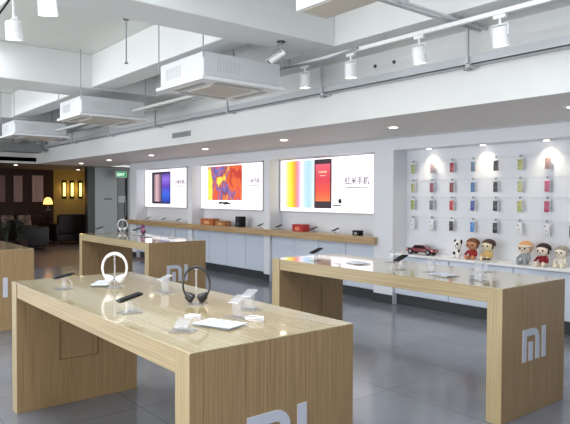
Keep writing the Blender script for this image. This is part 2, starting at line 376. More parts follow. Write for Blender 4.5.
pic(t, -.206, .19, .066, .835, mat('print_phone_body', '3b2a33', .3, emis=.3), 'phone_picture', lay=1)
pic(t, -.175, .160, .175, .76, ppatch('print_red_screen', 0, 0, False, .75, pts=[(0, 'd8703e'), (.3, 'd84a3c'), (.6, 'c83a4c'), (1, 'd85a6c')]), 'red_screen_picture', lay=2)
pic(t, -.10, .09, .62, .65, mat('print_pale_clock', 'f4b89c', .5, emis=.5), 'clock_line', lay=3); pic(t, -.07, .06, .57, .585, MATS['print_pale_clock'], 'clock_line', lay=3)
text_mesh('红米手机', .125, TM(.475, .44), M_txt, t); pic(t, .48, .96, .38, .392, M_txt, 'printed_line', lay=1)
MB().cyl((.376, -.066, .18), (.376, -.068, .18), .038, n=20).build('printed_symbol', M_txt_dark, t)
pic(t, .22, .41, .105, .125, M_txt, 'printed_line', lay=1)

# ------------------------------------------------------------------ phone cases on the niche wall
def case_proto(body, light, label, kind):
    t = thing('phone_case' if kind else 'clear_case_pack', label, 'phone case' if kind else 'package', (0, 0, 0))
    return t
cols_x = [-5.095, -4.79, -4.485, -4.18, -3.875, -3.57, -3.25]
rows_z = [1.815, 1.565, 1.34, 1.08]
C = {'olive': 'aab27a', 'palegreen': 'a0aa60', 'greypink': 'a8949c', 'maroon': '8c4a5c', 'steel': '767882', 'red': 'b04048', 'darkred': '8c4248', 'brightred': 'c03c3c', 'dark': '33282c',
     'slate': '5c7894', 'blue': '4474ac', 'deepblue': '3c50a0', 'skyblue': '4a90d8', 'black': '2c2c34', 'ink': '1c1c24', 'lime': 'b4ba6a', 'limepale': 'bec488', 'brown': '987c78', 'pink': 'c0507c', 'rose': 'b43c68', 'clear': None}
grid = [['olive', 'greypink', 'red', 'slate', 'black', 'lime', 'brown'],
        ['olive', 'maroon', 'darkred', 'blue', 'ink', 'limepale', 'pink'],
        ['palegreen', 'steel', 'brightred', 'deepblue', 'black', 'lime', 'rose'],
        ['clear', 'clear', 'dark', 'skyblue', 'ink', 'clear', 'clear']]
ordn = ['first', 'second', 'third', 'fourth', 'fifth', 'sixth', 'seventh']; rown = ['top row', 'second row from the top', 'third row from the top', 'bottom row']
word = {'olive': 'olive green', 'palegreen': 'light green', 'greypink': 'greyish pink', 'maroon': 'maroon', 'steel': 'steel grey', 'red': 'red', 'darkred': 'dark red', 'brightred': 'bright red', 'dark': 'black and brown',
        'slate': 'slate blue', 'blue': 'mid blue', 'deepblue': 'deep blue', 'skyblue': 'sky blue', 'black': 'charcoal', 'ink': 'black', 'lime': 'lime green', 'limepale': 'pale lime', 'brown': 'brownish grey', 'pink': 'pink', 'rose': 'rose pink', 'clear': 'white'}
proto_case = {}
M_card = mat('pack_card', 'dfdee3', .5); M_blister = clear('blister_plastic', 'f2f2f6', .3, gloss=.3)
def make_case(cn, loc, label):
    if cn not in proto_case:
        t = thing('phone_case', label, 'phone case', loc, 0, 'phone cases hanging on the wall')
        m = mat('case_'+cn, C[cn] or 'e6e6ea', .35, coat=.3)
        MB().box((-.028, -.058, -.066), (.028, -.046, .054), .005).build('case_body', m, t, True)
        b = MB(); b.cyl((-.012, -.0615, .038), (-.012, -.058, .038), .008, n=12); b.cyl((0, -.061, -.012), (0, -.058, -.012), .006, n=12); b.build('camera_ring', mat('case_trim', '5a5a62' if C[cn] else 'c8c8d0', .3, metal=.4), t)
        MB().box((-.034, -.045, -.072), (.040, -.040, .064), .001).build('pack_card', M_card if C[cn] else mat('pack_card_white', 'e3e6ea', .4), t)
        MB().box((.029, -.056, -.07), (.039, -.045, .062), .002).build('pack_edge', M_blister, t)
        hk = MB(); hk.tube([(0, 0, .092), (0, -.06, .092), (0, -.066, .098)], .0025, 6); hk.box((-.012, -.045, .076), (.012, -.042, .106)); hk.build('peg_hook', M_grey, t)
        proto_case[cn] = t; return t
    return clone(proto_case[cn], loc, 0, label, 'phone cases hanging on the wall')
for r in range(4):
    for c in range(7):
        cn = grid[r][c]
        make_case(cn, (cols_x[c], BY, rows_z[r]), '%s phone case in its pack, %s, %s column' % (word[cn], rown[r], ordn[c]))
make_case('ink', (-2.97, BY, 1.08), 'black phone case at the right edge of the photo, bottom row')
# wall rails behind the rows
for i, z in enumerate(rows_z):
    o = MB().box((-5.22, BY-.006, z+.088), (1.55, BY, z+.1)).build('peg_rail', mat('rail_white', 'd6d8de', .4)); tag(o, 'thin white peg rail carrying the %s of phone cases' % rown[i], 'rail', 'peg rails of the phone case wall')

# ------------------------------------------------------------------ plush dolls and toys on the ledge
M_skin = mat('plush_cream', 'f0dfc4', .9); M_eye = mat('doll_eye', '1a1412', .2)
def doll(x, y, s, hair, cloth, face, hat, label, rz=0):
    t = thing('plush_doll', label, 'doll', (x, y, .6905), rz, 'plush dolls on the ledge')
    mh = mat('plush_'+hair, hair, .9); mc = mat('plush_'+cloth, cloth, .9); mf = mat('plush_'+face, face, .9)
    b = MB(); b.ball((0, 0, .075*s), .055*s, (1, .85, 1.25)); b.build('body', mc, t, True)
    for sx in (-1, 1):
        MB().tube([(sx*.045*s, -.01*s, .115*s), (sx*.07*s, -.03*s, .085*s), (sx*.075*s, -.055*s, .06*s)], [.018*s, .016*s, .018*s], 8).build('arm', mc, t, True)
        m = MB(); m.tube([(sx*.03*s, -.01*s, .03*s), (sx*.04*s, -.05*s, .025*s), (sx*.045*s, -.085*s, .025*s)], [.024*s, .022*s, .022*s], 8); m.ball((sx*.045*s, -.09*s, .032*s), .025*s, (1, .8, 1.3), 10); m.build('leg', mc if hat else mf, t, True)
    hd = MB().ball((0, -.005*s, .195*s), .078*s, (1.08, .95, .92), 20).build('head', mf, t, True)
    fc = MB()
    for sx in (-1, 1): fc.ball((sx*.03*s, -.075*s, .195*s), .011*s, (1, .5, 1.2), 10)
    fc.ball((0, -.08*s, .172*s), .007*s, (1.6, .5, .7), 8); fc.build('face', M_eye, t, True)
    hm = MB(); hm.ball((0, .012*s, .222*s), .083*s, (1.1, .95, .78), 18)
    hm.ball((-.062*s, -.018*s, .19*s), .03*s, (.8, .8, 1.3), 10); hm.ball((.062*s, -.018*s, .19*s), .03*s, (.8, .8, 1.3), 10)
    hm.build('hair' if not hat else 'hat', mh, t, True)
    if hat: MB().tube([(.08*s*math.cos(a), -.008*s+.076*s*math.sin(a), .222*s) for a in [i*math.pi/8 for i in range(17)]], .014*s, 6).build('hat_brim', mat('plush_trim_'+hat, hat, .9), t, True)
    return t
doll(-4.10, 6.24, .9, '6e4a34', '9c2c2c', 'c98e6c', None, 'brown plush doll in a red outfit between two other dolls', .1)
doll(-3.89, 6.24, .9, '4a3a34', 'd8b878', 'efe0c0', None, 'plush doll with dark hair and yellow outfit beside brown doll')
doll(-3.43, 6.24, .92, 'dca878', 'a2a6ac', 'f3e3cf', 'f0e2d0', 'plush doll with pale orange hat and grey outfit, left of the red one')
doll(-3.215, 6.22, .88, '382a2c', '8c1c2c', 'f0e0d0', None, 'plush doll with black hair and dark red outfit')
doll(-3.03, 6.25, .82, '9a948c', 'e8e2d8', 'f4ebd8', None, 'pale plush doll with grey hair at the right end of the ledge')
# spotted small toy dog
t = thing('spotted_toy', 'small white plush toy with black patches, left of the brown doll', 'plush toy', (-4.31, 6.25, .69))
MB().ball((0, 0, .06), .045, (1, .9, 1.3)).build('body', mat('plush_white', 'efeeea', .9), t, True)
MB().ball((0, -.012, .16), .05, (1, .95, 1)).build('head', MATS['plush_white'], t, True)
mpb = mat('plush_black', '1c1a1c', .9)
for sx in (-1, 1): MB().ball((sx*.045, 0, .2), .022, (.7, .5, 1.4), 8).build('ear', mpb, t, True)
MB().ball((.02, -.05, .175), .016, (1, .6, 1), 8).build('eye_patch', mpb, t, True)
MB().ball((0, -.06, .15), .008, (1, 1, .8), 8).build('nose', mpb, t, True)
MB().ball((-.03, -.04, .06), .02, (1, .5, 1), 8).build('spot', mpb, t, True); MB().ball((.03, -.03, .09), .018, (1, .6, 1), 8).build('spot', mpb, t, True)
for sx in (-1, 1):
    MB().ball((sx*.03, -.04, .018), .02, (1, 1.6, .9), 8).build('foot', MATS['plush_white'], t, True)
# dark red model car
t = thing('model_car', 'dark red model car on the ledge left of the plush toys', 'model car', (-4.85, 6.24, .69))
b = MB(); b.box((-.22, -.06, .035), (.22, .06, .085), .018, seg=3); b.prism([(-.13, .08), (-.08, .125), (.06, .125), (.13, .08)], 1, -.05, .05); b.build('body', mat('car_maroon', '7c2436', .25, coat=.8), t, True)
g = MB(); g.prism([(-.11, .085), (-.073, .118), (.053, .118), (.108, .085)], 1, -.0512, .0512); g.build('windows', M_screen, t)
for wx in (-.14, .14):
    for wy in (-1, 1):
        wh = MB().cyl((wx, wy*.045, .038), (wx, wy*.068, .038), .038, n=20).build('wheel', M_black, t, True)
        MB().cyl((wx, wy*.067, .038), (wx, wy*.070, .038), .02, n=12).build('hubcap', M_grey, wh, True)
for wx in (-.2, .2): MB().box((wx-.012, -.063, .055), (wx+.012, -.058, .072)).build('lamp', mat('car_lamp', 'f0c0b0', .2), t)

# ------------------------------------------------------------------ things on the wall counter
CT = .885
def phone_parts(t, M, col=None, w=.058, l=.122):
    p = MB().box((-w/2, -l/2, 0), (w/2, l/2, .010), .004, M=M).build('phone_body', col or M_black, t, True)
    MB().box((-w/2+.003, -l/2+.012, .010), (w/2-.003, l/2-.012, .0112), M=M).build('phone_screen', M_screen, p)
    MB().cyl((0, -l/2+.006, .010), (0, -l/2+.006, .0113), .003, n=8, M=M).build('home_button', M_grey, p)
def phone_on_stand(x, y, z, rz, where, hgt=.09, tilt=28, col=None):
    t = thing('display_stand', 'clear acrylic phone stand ' + where, 'stand', (x, y, z), rz, 'clear phone stands')
    MB().box((-.045, -.05, 0), (.045, .05, .006), .002).build('base', M_acryl, t)
    MB().box((-.016, -.010, .006), (.016, .010, hgt-.006), .003).build('post', M_acryl2, t)
    Mt = Matrix.Rotation(R(tilt), 4, 'X')
    M = Matrix.Translation((0, 0, hgt)) @ Mt
    MB().box((-.026, -.045, -.004), (.026, .045, 0), .0015, M=M).build('cradle', M_acryl2, t)
    MB().tube([(.0, .02, hgt-.012), (.005, .045, hgt*.5), (.0, .045, .008)], .0018, 6).build('cable', mat('cable_white', 'dcdce0', .5), t, True)
    ph = thing('smartphone', 'black smartphone on the clear stand ' + where, 'phone', Matrix.Rotation(rz, 3, 'Z') @ (Mt.to_3x3() @ Vector((0, 0, .0012))) + Vector((x, y, z+hgt)), 0, 'display smartphones')
    ph.rotation_euler = (Matrix.Rotation(rz, 3, 'Z') @ Mt.to_3x3()).to_euler()
    phone_parts(ph, Matrix.Identity(4), col)
    return t
def box_thing(name, label, cat, x, y, z, sx, sy, sz, m, band=None, rz=0):
    t = thing(name, label, cat, (x, y, z), rz)
    MB().box((-sx/2, -sy/2, 0), (sx/2, sy/2, sz*.72), .003).build('tray', m, t)
    MB().box((-sx/2-.002, -sy/2-.002, sz*.72), (sx/2+.002, sy/2+.002, sz), .003).build('lid', m, t)
    if band: MB().box((-sx*.2, -sy/2-.004, sz*.15), (sx*.2, -sy/2-.001, sz*.65)).build('label_patch', band, t)
    return t
box_thing('gift_box', 'long orange brown box on the back counter under the middle light box', 'box', -9.95, 6.2, CT, .46, .14, .12, mat('box_orange', 'b4683c', .5), mat('box_tan', 'd8a878', .5))
box_thing('gift_box', 'second brown box, right of the long orange brown one on the counter', 'box', -9.48, 6.2, CT, .34, .14, .09, mat('box_brown', 'a8744c', .5), MATS['box_tan'])
t = thing('speaker_block', 'black upright speaker on the back counter under the middle light box', 'speaker', (-8.90, 6.2, CT))
MB().box((-.085, -.06, 0), (.085, .06, .19), .01).build('casing', M_black, t, True)
g = MB(); g.cyl((0, -.066, .06), (0, -.06, .06), .045, n=20); g.cyl((0, -.066, .145), (0, -.06, .145), .025, n=16); g.build('cone', M_dgrey, t, True)
box_thing('gift_box', 'bright red box on the back counter below the red phone picture', 'box', -7.22, 6.2, CT, .26, .14, .11, mat('box_red', 'b83030', .45), mat('box_pale', 'e08868', .5))
box_thing('gift_box', 'small black box near the right end of the back counter', 'box', -5.96, 6.2, CT, .13, .09, .07, M_black, M_grey)
for x, lb in [(-7.78, 'left of the red box'), (-6.90, 'right of the red box'), (-11.85, 'on the counter under the leftmost light box'), (-11.2, 'on the counter between the leftmost boxes'), (-12.6, 'at the far left of the back counter'), (-8.3, 'right of the black speaker on the counter'), (-6.42, 'left of the small black box')]:
    phone_on_stand(x, 6.2, CT, R(-20), lb, .055, 22)

# ------------------------------------------------------------------ things on the tables
TT = .86
def headphone(x, y, z, rz, m, label, slab, hgt=.21, rx=.074, rzz=.095, th=.0055):
    st = thing('headphone_stand', slab, 'stand', (x, y, z), rz, None)
    MB().lathe([(.045, 0), (.045, .006), (.040, .009)], n=28).build('base', M_acryl2, st, True)
    MB().cyl((0, 0, .009), (0, 0, hgt-.020), .0045, n=12).build('post', M_acryl2, st, True)
    MB().box((-.012, -.010, hgt-.020), (.012, .010, hgt-.0145), .002).build('head_rest', M_acryl2, st)
    t = thing('headphones', label, 'headphones', (x, y, z), rz, None)
    zc = hgt-rzz; pts = []
    for i in range(29):
        a = R(-38) + R(256)*i/28; pts.append((rx*math.cos(a), 0, zc+(rzz-th)*math.sin(a)))
    MB().tube(pts, [th+.0015*math.sin(math.pi*i/28) for i in range(29)], 10).build('headband', m, t, True)
    MB().tube([(rx*.94*math.cos(a), 0, zc+(rzz-th*1.9)*math.sin(a)) for a in [R(52)+R(76)*i/10 for i in range(11)]], th, 8).build('band_padding', m, t, True)
    zk = zc-.70*rzz
    for sx in (-1, 1):
        o, i_ = Vector((sx*.050, 0, zk+.012)), Vector((sx*.026, 0, zk-.004))
        c = MB(); c.cyl(o, i_, .019, .026, n=24); c.ball(o, .0185, (.55, 1, 1), 14)
        cup = c.build('ear_cup', m, t, True)
        MB().cyl(i_, i_+(i_-o).normalized()*.013, .027, .021, n=24).build('cushion', mat('cushion_dark', '2a2a2e', .8) if m.name != 'headphone_white' else mat('cushion_pale', 'e2e2e6', .8), cup, True)
    MB().tube([(-.055, 0, zk), (-.065, .03, .04), (-.03, .05, .004), (.05, .07, .004)], .0018, 6).build('cable', m, t, True)
    return t
M_hpw = mat('headphone_white', 'efeff2', .3, coat=.4); M_hpb = mat('headphone_black', '17181c', .35, coat=.3)
headphone(-3.51, 1.50, TT, R(55), M_hpw, 'white headphones hanging on the clear stand at back of nearest table', 'clear stand holding the white headphones on the nearest table', .222, .074, .098, .0065)
headphone(-2.70, 1.60, TT, R(50), M_hpb, 'black headphones hanging upright at the middle of the nearest table', 'clear stand holding the black headphones on the nearest table', .205, .070, .098, .0048)
headphone(-9.0, 3.98, TT, R(60), M_hpw, 'white headphones on the far end of the middle distant table', 'clear stand under the white headphones on the middle distant table', .21)
for x, y, rz, lb, h_, ti in [
    (-3.66, 1.24, -12, 'at the far left corner of the nearest table', .075, 12),
    (-2.72, 1.24, -6, 'in front of the two headphones on the nearest table', .068, 15),
    (-3.93, 3.56, -4, 'at the left end of the right hand table', .085, 20),
    (-3.05, 3.66, -2, 'at the middle of the right hand table', .085, 20),
    (-2.56, 4.08, 35, 'on the back edge of the right hand table', .09, -6),
    (-8.1, 3.80, -10, 'in the middle of the distant middle table', .085, 16),
    (-8.75, 3.50, -10, 'at the left front of the distant middle table', .085, 16)]:
    phone_on_stand(x, y, TT, R(rz), lb, h_, ti)
# sloping price cards: a printed sheet in an acrylic holder
def price_card(x, y, rz, label, w=.2, l=.13, blue=True):
    t = thing('price_card', label, 'price card', (x, y, TT), rz)
    MB().box((-w/2, -l/2, 0), (w/2, l/2, .010), .003).build('holder', M_acryl, t)
    s = MB().box((-w/2+.008, -l/2+.008, .0102), (w/2-.008, l/2-.008, .0115)).build('sheet', mat('card_white', 'd0d4de', .4), t)
    m = MB()
    for i in range(4): m.box((-w*.36, -l*.3+i*l*.16, .0116), (w*(.3-.06*(i % 2)), -l*.3+i*l*.16+.005, .012))
    m.build('printed_lines', mat('card_print', '9aa6c4', .5), s)
price_card(-3.70, 1.50, R(-35), 'white price card lying behind the left phone on the nearest table', .24, .12)
price_card(-2.20, 1.42, R(20), 'white price card among the clear stands at right of nearest table', .22, .15)
price_card(-2.62, 3.62, R(-10), 'white price card at front right of the right hand table', .2, .13)
price_card(-3.55, 3.70, R(-10), 'white price card between the phones of the right hand table', .2, .13)
price_card(-7.7, 3.75, R(-10), 'white price card on the distant middle table', .2, .13)
def acryl_stand(x, y, label, hgt=.08, rz=0, z=TT, w=.05):
    t = thing('acrylic_riser', label, 'stand', (x, y, z), rz)
    MB().box((-.055, -.045, 0), (.055, .045, .007), .002).build('base', M_acryl, t)
    MB().box((-w/2, -.014, .007), (w/2, .014, hgt), .003).build('post', M_acryl2, t)
    M = Matrix.Translation((0, 0, hgt)) @ Matrix.Rotation(R(20), 4, 'X')
    MB().box((-.03, -.04, 0), (.03, .04, .006), .002, M=M).build('rest', M_acryl2, t)
acryl_stand(-3.16, 1.66, 'empty clear acrylic riser left of the black headphones', .085)
acryl_stand(-2.42, 1.74, 'empty clear acrylic riser on the back edge behind the cluster', .08, .4)
acryl_stand(-2.29, 1.58, 'tall empty clear riser in the right cluster of the nearest table', .085, .3)
acryl_stand(-2.20, 1.24, 'low empty clear riser at the front of the right cluster', .035, .8)
acryl_stand(-2.80, 3.72, 'empty clear riser left of centre on the right hand table', .09)
acryl_stand(-2.45, 3.80, 'empty clear riser near the price card on right hand table', .085, .4)
acryl_stand(-2.30, 3.58, 'empty clear riser at the right front corner, right hand table', .05, .2)
acryl_stand(-3.45, 4.02, 'empty clear riser at the back edge of the right hand table', .09, .3)
acryl_stand(-7.3, 3.95, 'empty clear riser at right end of the distant middle table', .08)
# coiled white cable and small earphone box in the cluster
def coil(x, y, r, label):
    p = [((r+.006*math.sin(5*a))*math.cos(a)+x, (r*.8+.004*math.cos(3*a))*math.sin(a)+y, TT+.004+.0004*i) for i, a in enumerate([j*2*math.pi/20 for j in range(44)])]
    o = MB().tube(p, .003, 6).build('coiled_cable', mat('cable_clear', 'ecebf2', .4), None, True); tag(o, label, 'cable')
coil(-2.18, 1.60, .045, 'loose loop of white cable in the cluster on the nearest table')
coil(-2.39, 1.40, .04, 'small white cable coil at front of the nearest table cluster')
# small pink toy on distant table
t = thing('desk_toy', 'small purple pink figure standing on the distant middle table', 'toy', (-8.35, 4.02, TT))
mp_ = mat('toy_purple', '7c4468', .5)
MB().ball((0, 0, .045), .04, (1.2, 1, 1.1)).build('body', mp_, t, True); MB().ball((0, -.005, .11), .034).build('head', mp_, t, True)
for sx in (-1, 1): MB().ball((sx*.045, -.01, .07), .018, (1, 1, 1.6), 8).build('arm', mat('toy_pink', 'd08cae', .5), t, True)

# ------------------------------------------------------------------ ceiling: air conditioners
def ac_unit(label):
    t = thing('ceiling_air_conditioner', label, 'air conditioner', (0, 0, 0), 0, 'ceiling air conditioners')
    w_ = .45; l = .48
    MB().box((-w_+.03, -l+.03, .035), (w_-.03, l-.03, .26), .012).build('casing', M_acw, t)
    ms = mat('slot_grey', 'c6cacc', .6)
    sl = MB(); s2 = MB()
    for i in range(9):
        y = -.30+.03*i
        sl.box((w_-.0305, y, .09), (w_-.027, y+.012, .2))
        s2.box((-.30+.035*i, -l+.027, .09), (-.286+.035*i, -l+.0305, .2))
    sl.build('vent_slots', ms, t); s2.build('vent_slots', ms, t)
    p = MB(); p.prism([(-w_, -l), (w_, -l), (w_, l), (-w_, l)], 2, 0, .03); pn = p.build('face_panel', M_white, t)
    MB().box((-.22, -.24, -.008), (.22, .24, 0), .002).build('intake_grille', M_acp, pn)
    lv = MB()
    for sx in (-1, 1):
        lv.box((sx*.33-.035, -.28, -.006), (sx*.33+.035, .28, 0)); lv.box((-.26, sx*.36-.035, -.006), (.26, sx*.36+.035, 0))
    lv.build('louvre', mat('louvre_grey', 'b0afa8', .5), pn)
    for sx in (-1, 1):
        for sy in (-1, 1):
            MB().cyl((sx*(w_-.02), sy*(l-.02), .2), (sx*(w_-.02), sy*(l-.02), .86), .006, n=8).build('hanger_rod', M_grey, t)
    return t
ac = ac_unit('nearest white cassette air conditioner hanging right of centre ceiling'); ac.location = (-5.12, 3.31, 2.50)
clone(ac, (-8.22, 3.33, 2.50), 0, 'second white cassette air conditioner hanging at left of ceiling')
clone(ac, (-11.45, 3.35, 2.50), 0, 'farthest white cassette air conditioner at the left edge of the photo')
for a, b, z, r_, lb in [((-7.78, 3.6), (-5.58, 3.6), 2.62, .022, 'white pipe joining the two nearest air conditioners'), ((-11.0, 3.6), (-8.68, 3.6), 2.62, .022, 'white pipe between the second and farthest air conditioners')]:
    o = MB().cyl((a[0], a[1], z), (b[0], b[1], z), r_, n=12).build('refrigerant_pipe', mat('pipe_wrap', 'c3c6c4', .7), None, True); tag(o, lb, 'pipe')
# slim white duct in the top right
t = thing('ventilation_duct', 'slim white duct hanging from the ceiling at the top of the photo', 'duct', (-2.66, 2.24, 2.5))
MB().box((0, 0, .004), (3.2, .24, .27), .004).build('casing', M_acw, t)
MB().box((.03, .02, 0), (3.18, .22, .004)).build('underside_panel', M_acp, t)
for x in (.3, 1.6, 2.9): MB().cyl((x, .12, .27), (x, .12, .86), .006, n=8).build('hanger_rod', M_grey, t)
# crosswise conduit
cm = mat('conduit_paint', 'c6cace', .5)
t = thing('conduit', 'pair of thin pale conduits crossing the ceiling above the lighting track', 'conduit', (-2.93, 0, 0))
for dx in (-.035, .035): MB().cyl((dx, 1.5, 2.872), (dx, 4.575, 2.872), .014, n=10).build('pipe', cm, t, True)
for y in (1.7, 3.5): MB().box((-.06, y, 2.886), (.06, y+.02, 2.90)).build('clip', cm, t); MB().cyl((0, y+.01, 2.90), (0, y+.01, SZ), .006, n=8).build('hanger_rod', M_grey, t)
# cable tray
t = thing('cable_tray', 'long grey cable tray running along the fascia above the counter wall', 'cable tray', (0, 4.58, 2.57))
tr = MB(); tr.box((-15.3, -.11, 0), (2.3, 0, .008)); tr.box((-15.3, -.11, 0), (2.3, -.102, .075)); tr.box((-15.3, -.008, 0), (2.3, 0, .075)); tr.build('channel', mat('tray_grey', 'bcc1c6', .5, metal=.2), t)
cb = MB()
for k_ in range(3): cb.cyl((-15.2, -.085+.03*k_, .02), (2.2, -.085+.03*k_, .02), .01, n=8)
cb.build('cables', mat('cable_grey', '7e8388', .6), t, True)
for x in (-14.5, -12.6, -10.7, -8.8, -6.7, -4.83, -2.99, -1.1, .8):
    b = MB(); b.box((x-.02, -.14, .008), (x+.0, -.115, .33)); b.box((x-.02, -.14, -.02), (x+.02, 0, 0)); b.build('hanger', MATS['conduit_paint'], t)
for x in (-3.05, -4.9):
    b = MB(); b.cyl((x, -.05, -.03), (x, -.05, 0), .035, n=14); b.build('junction_box', M_grey, t)
# other pipes along the ceiling at left
for (y, z, r_, x0, x1, c_, lb) in [(4.15, 2.72, .035, -15.4, -8.9, 'aeb4b4', 'thick grey pipe along the ceiling at far left, lowest one'), (4.32, 2.80, .02, -15.4, -6.0, 'c0c6c6', 'thin pale pipe running just above the cable tray'),
                              (2.2, 2.78, .03, -15.0, -9.2, '9aa2a0', 'grey pipe crossing the far left ceiling bay')]:
    o = MB().cyl((x0, y, z), (x1, y, z), r_, n=12).build('ceiling_pipe', mat('pipe_'+c_, c_, .6), None, True); tag(o, lb, 'pipe')
    hb = MB()
    x = x0+.4
    while x < x1: hb.box((x, y-.008, z), (x+.012, y+.008, 2.9 if y > 4.05 else SZ)); x += 1.5
    hb.build('pipe_hangers', M_grey, o)
for y0, y1, xx, zz, lb in [(1.5, 4.5, -13.6, 2.66, 'grey rectangular duct crossing the far left ceiling'), (1.5, 4.4, -14.8, 2.45, 'dark duct in the far left corner above the cafe')]:
    o = MB().box((xx, y0, zz), (xx+.35, y1, zz+.2), .01).build('air_duct', mat('duct_'+str(zz), 'b4b9b8' if zz > 2.5 else '8a8f8f', .5)); tag(o, lb, 'duct')
    MB().box((xx+.15, y0+.3, zz+.2), (xx+.17, y0+.32, SZ)).build('hanger_rod', M_grey, o); MB().box((xx+.15, y1-.6, zz+.2), (xx+.17, y1-.58, SZ if y1-.6 < 4.05 and xx > -99 else 2.9)).build('hanger_rod', M_grey, o)
# sprinkler drop
t = thing('sprinkler', 'thin sprinkler drop hanging left of the nearest air conditioner', 'sprinkler', (-6.0, 2.70, 2.86))
MB().cyl((0, 0, 0), (0, 0, .50), .008, n=8).build('drop_pipe', M_grey, t); MB().cyl((0, 0, .44), (0, 0, .46), .03, n=14).build('collar', M_dgrey, t); MB().cyl((0, 0, -.02), (0, 0, 0), .025, .01, n=14).build('sprinkler_head', M_grey, t)
# fascia vent and little outlets
t = thing('wall_vent', 'small grey air grille on the fascia above the middle light box', 'vent', (-8.17, 4.58, 2.39))
MB().box((-.28, -.012, -.04), (.28, 0, .04), .003).build('frame', M_grey, t)
s_ = MB()
for i in range(5): s_.box((-.26, -.016, -.032+.014*i), (.26, -.012, -.025+.014*i))
s_.build('slats', mat('slot_mid', '7f8688', .6), t)
for x, lb in ((-4.17, 'small round outlet on the fascia, left of a pair'), (-3.92, 'small round outlet on the fascia, right of a pair')):
    o = MB().cyl((x, 4.57, 2.77), (x, 4.58, 2.77), .018, n=14).build('wall_outlet', M_dgrey, None, True); tag(o, lb, 'outlet')

# ------------------------------------------------------------------ track lights
def track(y, x0, x1, z, label):
    t = thing('track_rail', label, 'track rail', ((x0+x1)/2, y, z))
    h = (x1-x0)/2
    r = MB(); r.box((-h, -.02, 0), (h, .02, .035), .003); r.build('rail', M_white, t)
    for x in [-h+.3+i*(2*h-.6)/4 for i in range(5)]:
        MB().cyl((x, 0, .035), (x, 0, (2.90 if y > 3.9 else SZ)-z), .006, n=8).build('hanger_rod', M_grey, t)
track(4.08, -5.25, .6, 2.80, 'long white lighting track along the ceiling at right')
track(1.25, -6.0, .6, 2.92, 'white lighting track over the nearest table, above the view')
M_lamp = mat('lamp_glow', 'fff6e6', .3, emis=6)
def head(x, y, z, label, drop=.05, tx=12, ty=0, energy=14):
    t = thing('track_spotlight', label, 'spotlight', (x, y, z), 0, 'white track spotlights')
    MB().box((-.05, -.018, -.03), (.05, .018, -.001), .003).build('adapter', M_white, t)
    y_ = MB(); y_.cyl((0, 0, -.03), (0, 0, -.03-drop), .01, n=10); y_.box((-.066, -.01, -.03-drop), (.066, .01, -.024-drop)); y_.box((-.07, -.01, -.11-drop), (-.064, .01, -.026-drop)); y_.box((.064, -.01, -.11-drop), (.07, .01, -.026-drop)); y_.build('yoke', M_white, t)
    M = Matrix.Translation((0, 0, -.10-drop)) @ Euler((R(tx), R(ty), 0)).to_matrix().to_4x4()
    MB().lathe([(.045, .055), (.055, .045), (.060, -.06), (.062, -.085), (.055, -.085), (.05, -.06)], n=28, M=M).build('shade', M_white, t, True)
    MB().cyl((0, 0, -.07), (0, 0, -.075), .048, n=24, M=M).build('lens', M_lamp, t)
    l = bpy.data.lights.new('spot_bulb', 'SPOT'); l.energy = energy; l.spot_size = R(75); l.spot_blend = .8; l.color = (1, .95, .88); l.shadow_soft_size = .05
    o = bpy.data.objects.new('spot_bulb', l); COL.objects.link(o); o.parent = t; o.matrix_local = M @ Matrix.Translation((0, 0, -.09))
for x, lb in ((-2.47, 'rightmost'), (-3.22, 'second from the right'), (-4.03, 'third from the right'), (-4.70, 'leftmost')):
    head(x, 4.08, 2.80, 'white track spotlight, %s on the right hand track' % lb, tx=10 if x > -4 else 4, energy=16)
head(-4.76, 1.25, 2.92, 'left white spotlight at the top left corner of the photo', .14, 8, 10, 25)
head(-3.98, 1.25, 2.92, 'right white spotlight at the top left corner of the photo', .14, 8, 10, 25)
for x, lb in ((-2.7, 'over the middle of the nearest table, out of frame'), (-1.9, 'over the near end of the nearest table, out of frame')):
    head(x, 1.25, 2.92, 'white spotlight ' + lb, .10, 2, 6, 25)

# recessed downlights
M_dl = mat('downlight_glow', 'fff0dc', .3, emis=9)
def downlight(x, y, label, e=14, z=CZ):
    t = thing('downlight', label, 'downlight', (x, y, z), 0, 'recessed downlights')
    MB().lathe([(.045, -.004), (.075, -.006), (.078, 0), (.045, 0)], n=24).build('trim_ring', M_white, t, True)
    MB().cyl((0, 0, -.0085), (0, 0, -.0045), .045, n=20).build('lens', M_dl, t)
    l = bpy.data.lights.new('bulb', 'SPOT'); l.energy = e; l.spot_size = R(120); l.spot_blend = .7; l.color = (1, .9, .8); l.shadow_soft_size = .05
    o = bpy.data.objects.new('bulb', l); COL.objects.link(o); o.parent = t; o.location = (0, 0, -.02)
names = ['farthest', 'second farthest', 'third farthest', 'fourth farthest', 'second nearest', 'nearest']
for i, x in enumerate([-14.43, -12.74, -10.68, -8.68, -6.57, -4.56]):
    downlight(x, 5.32, '%s recessed downlight in the low ceiling along the wall' % names[i], 16)
downlight(-2.5, 5.32, 'recessed downlight in the low ceiling beyond the right edge', 16)
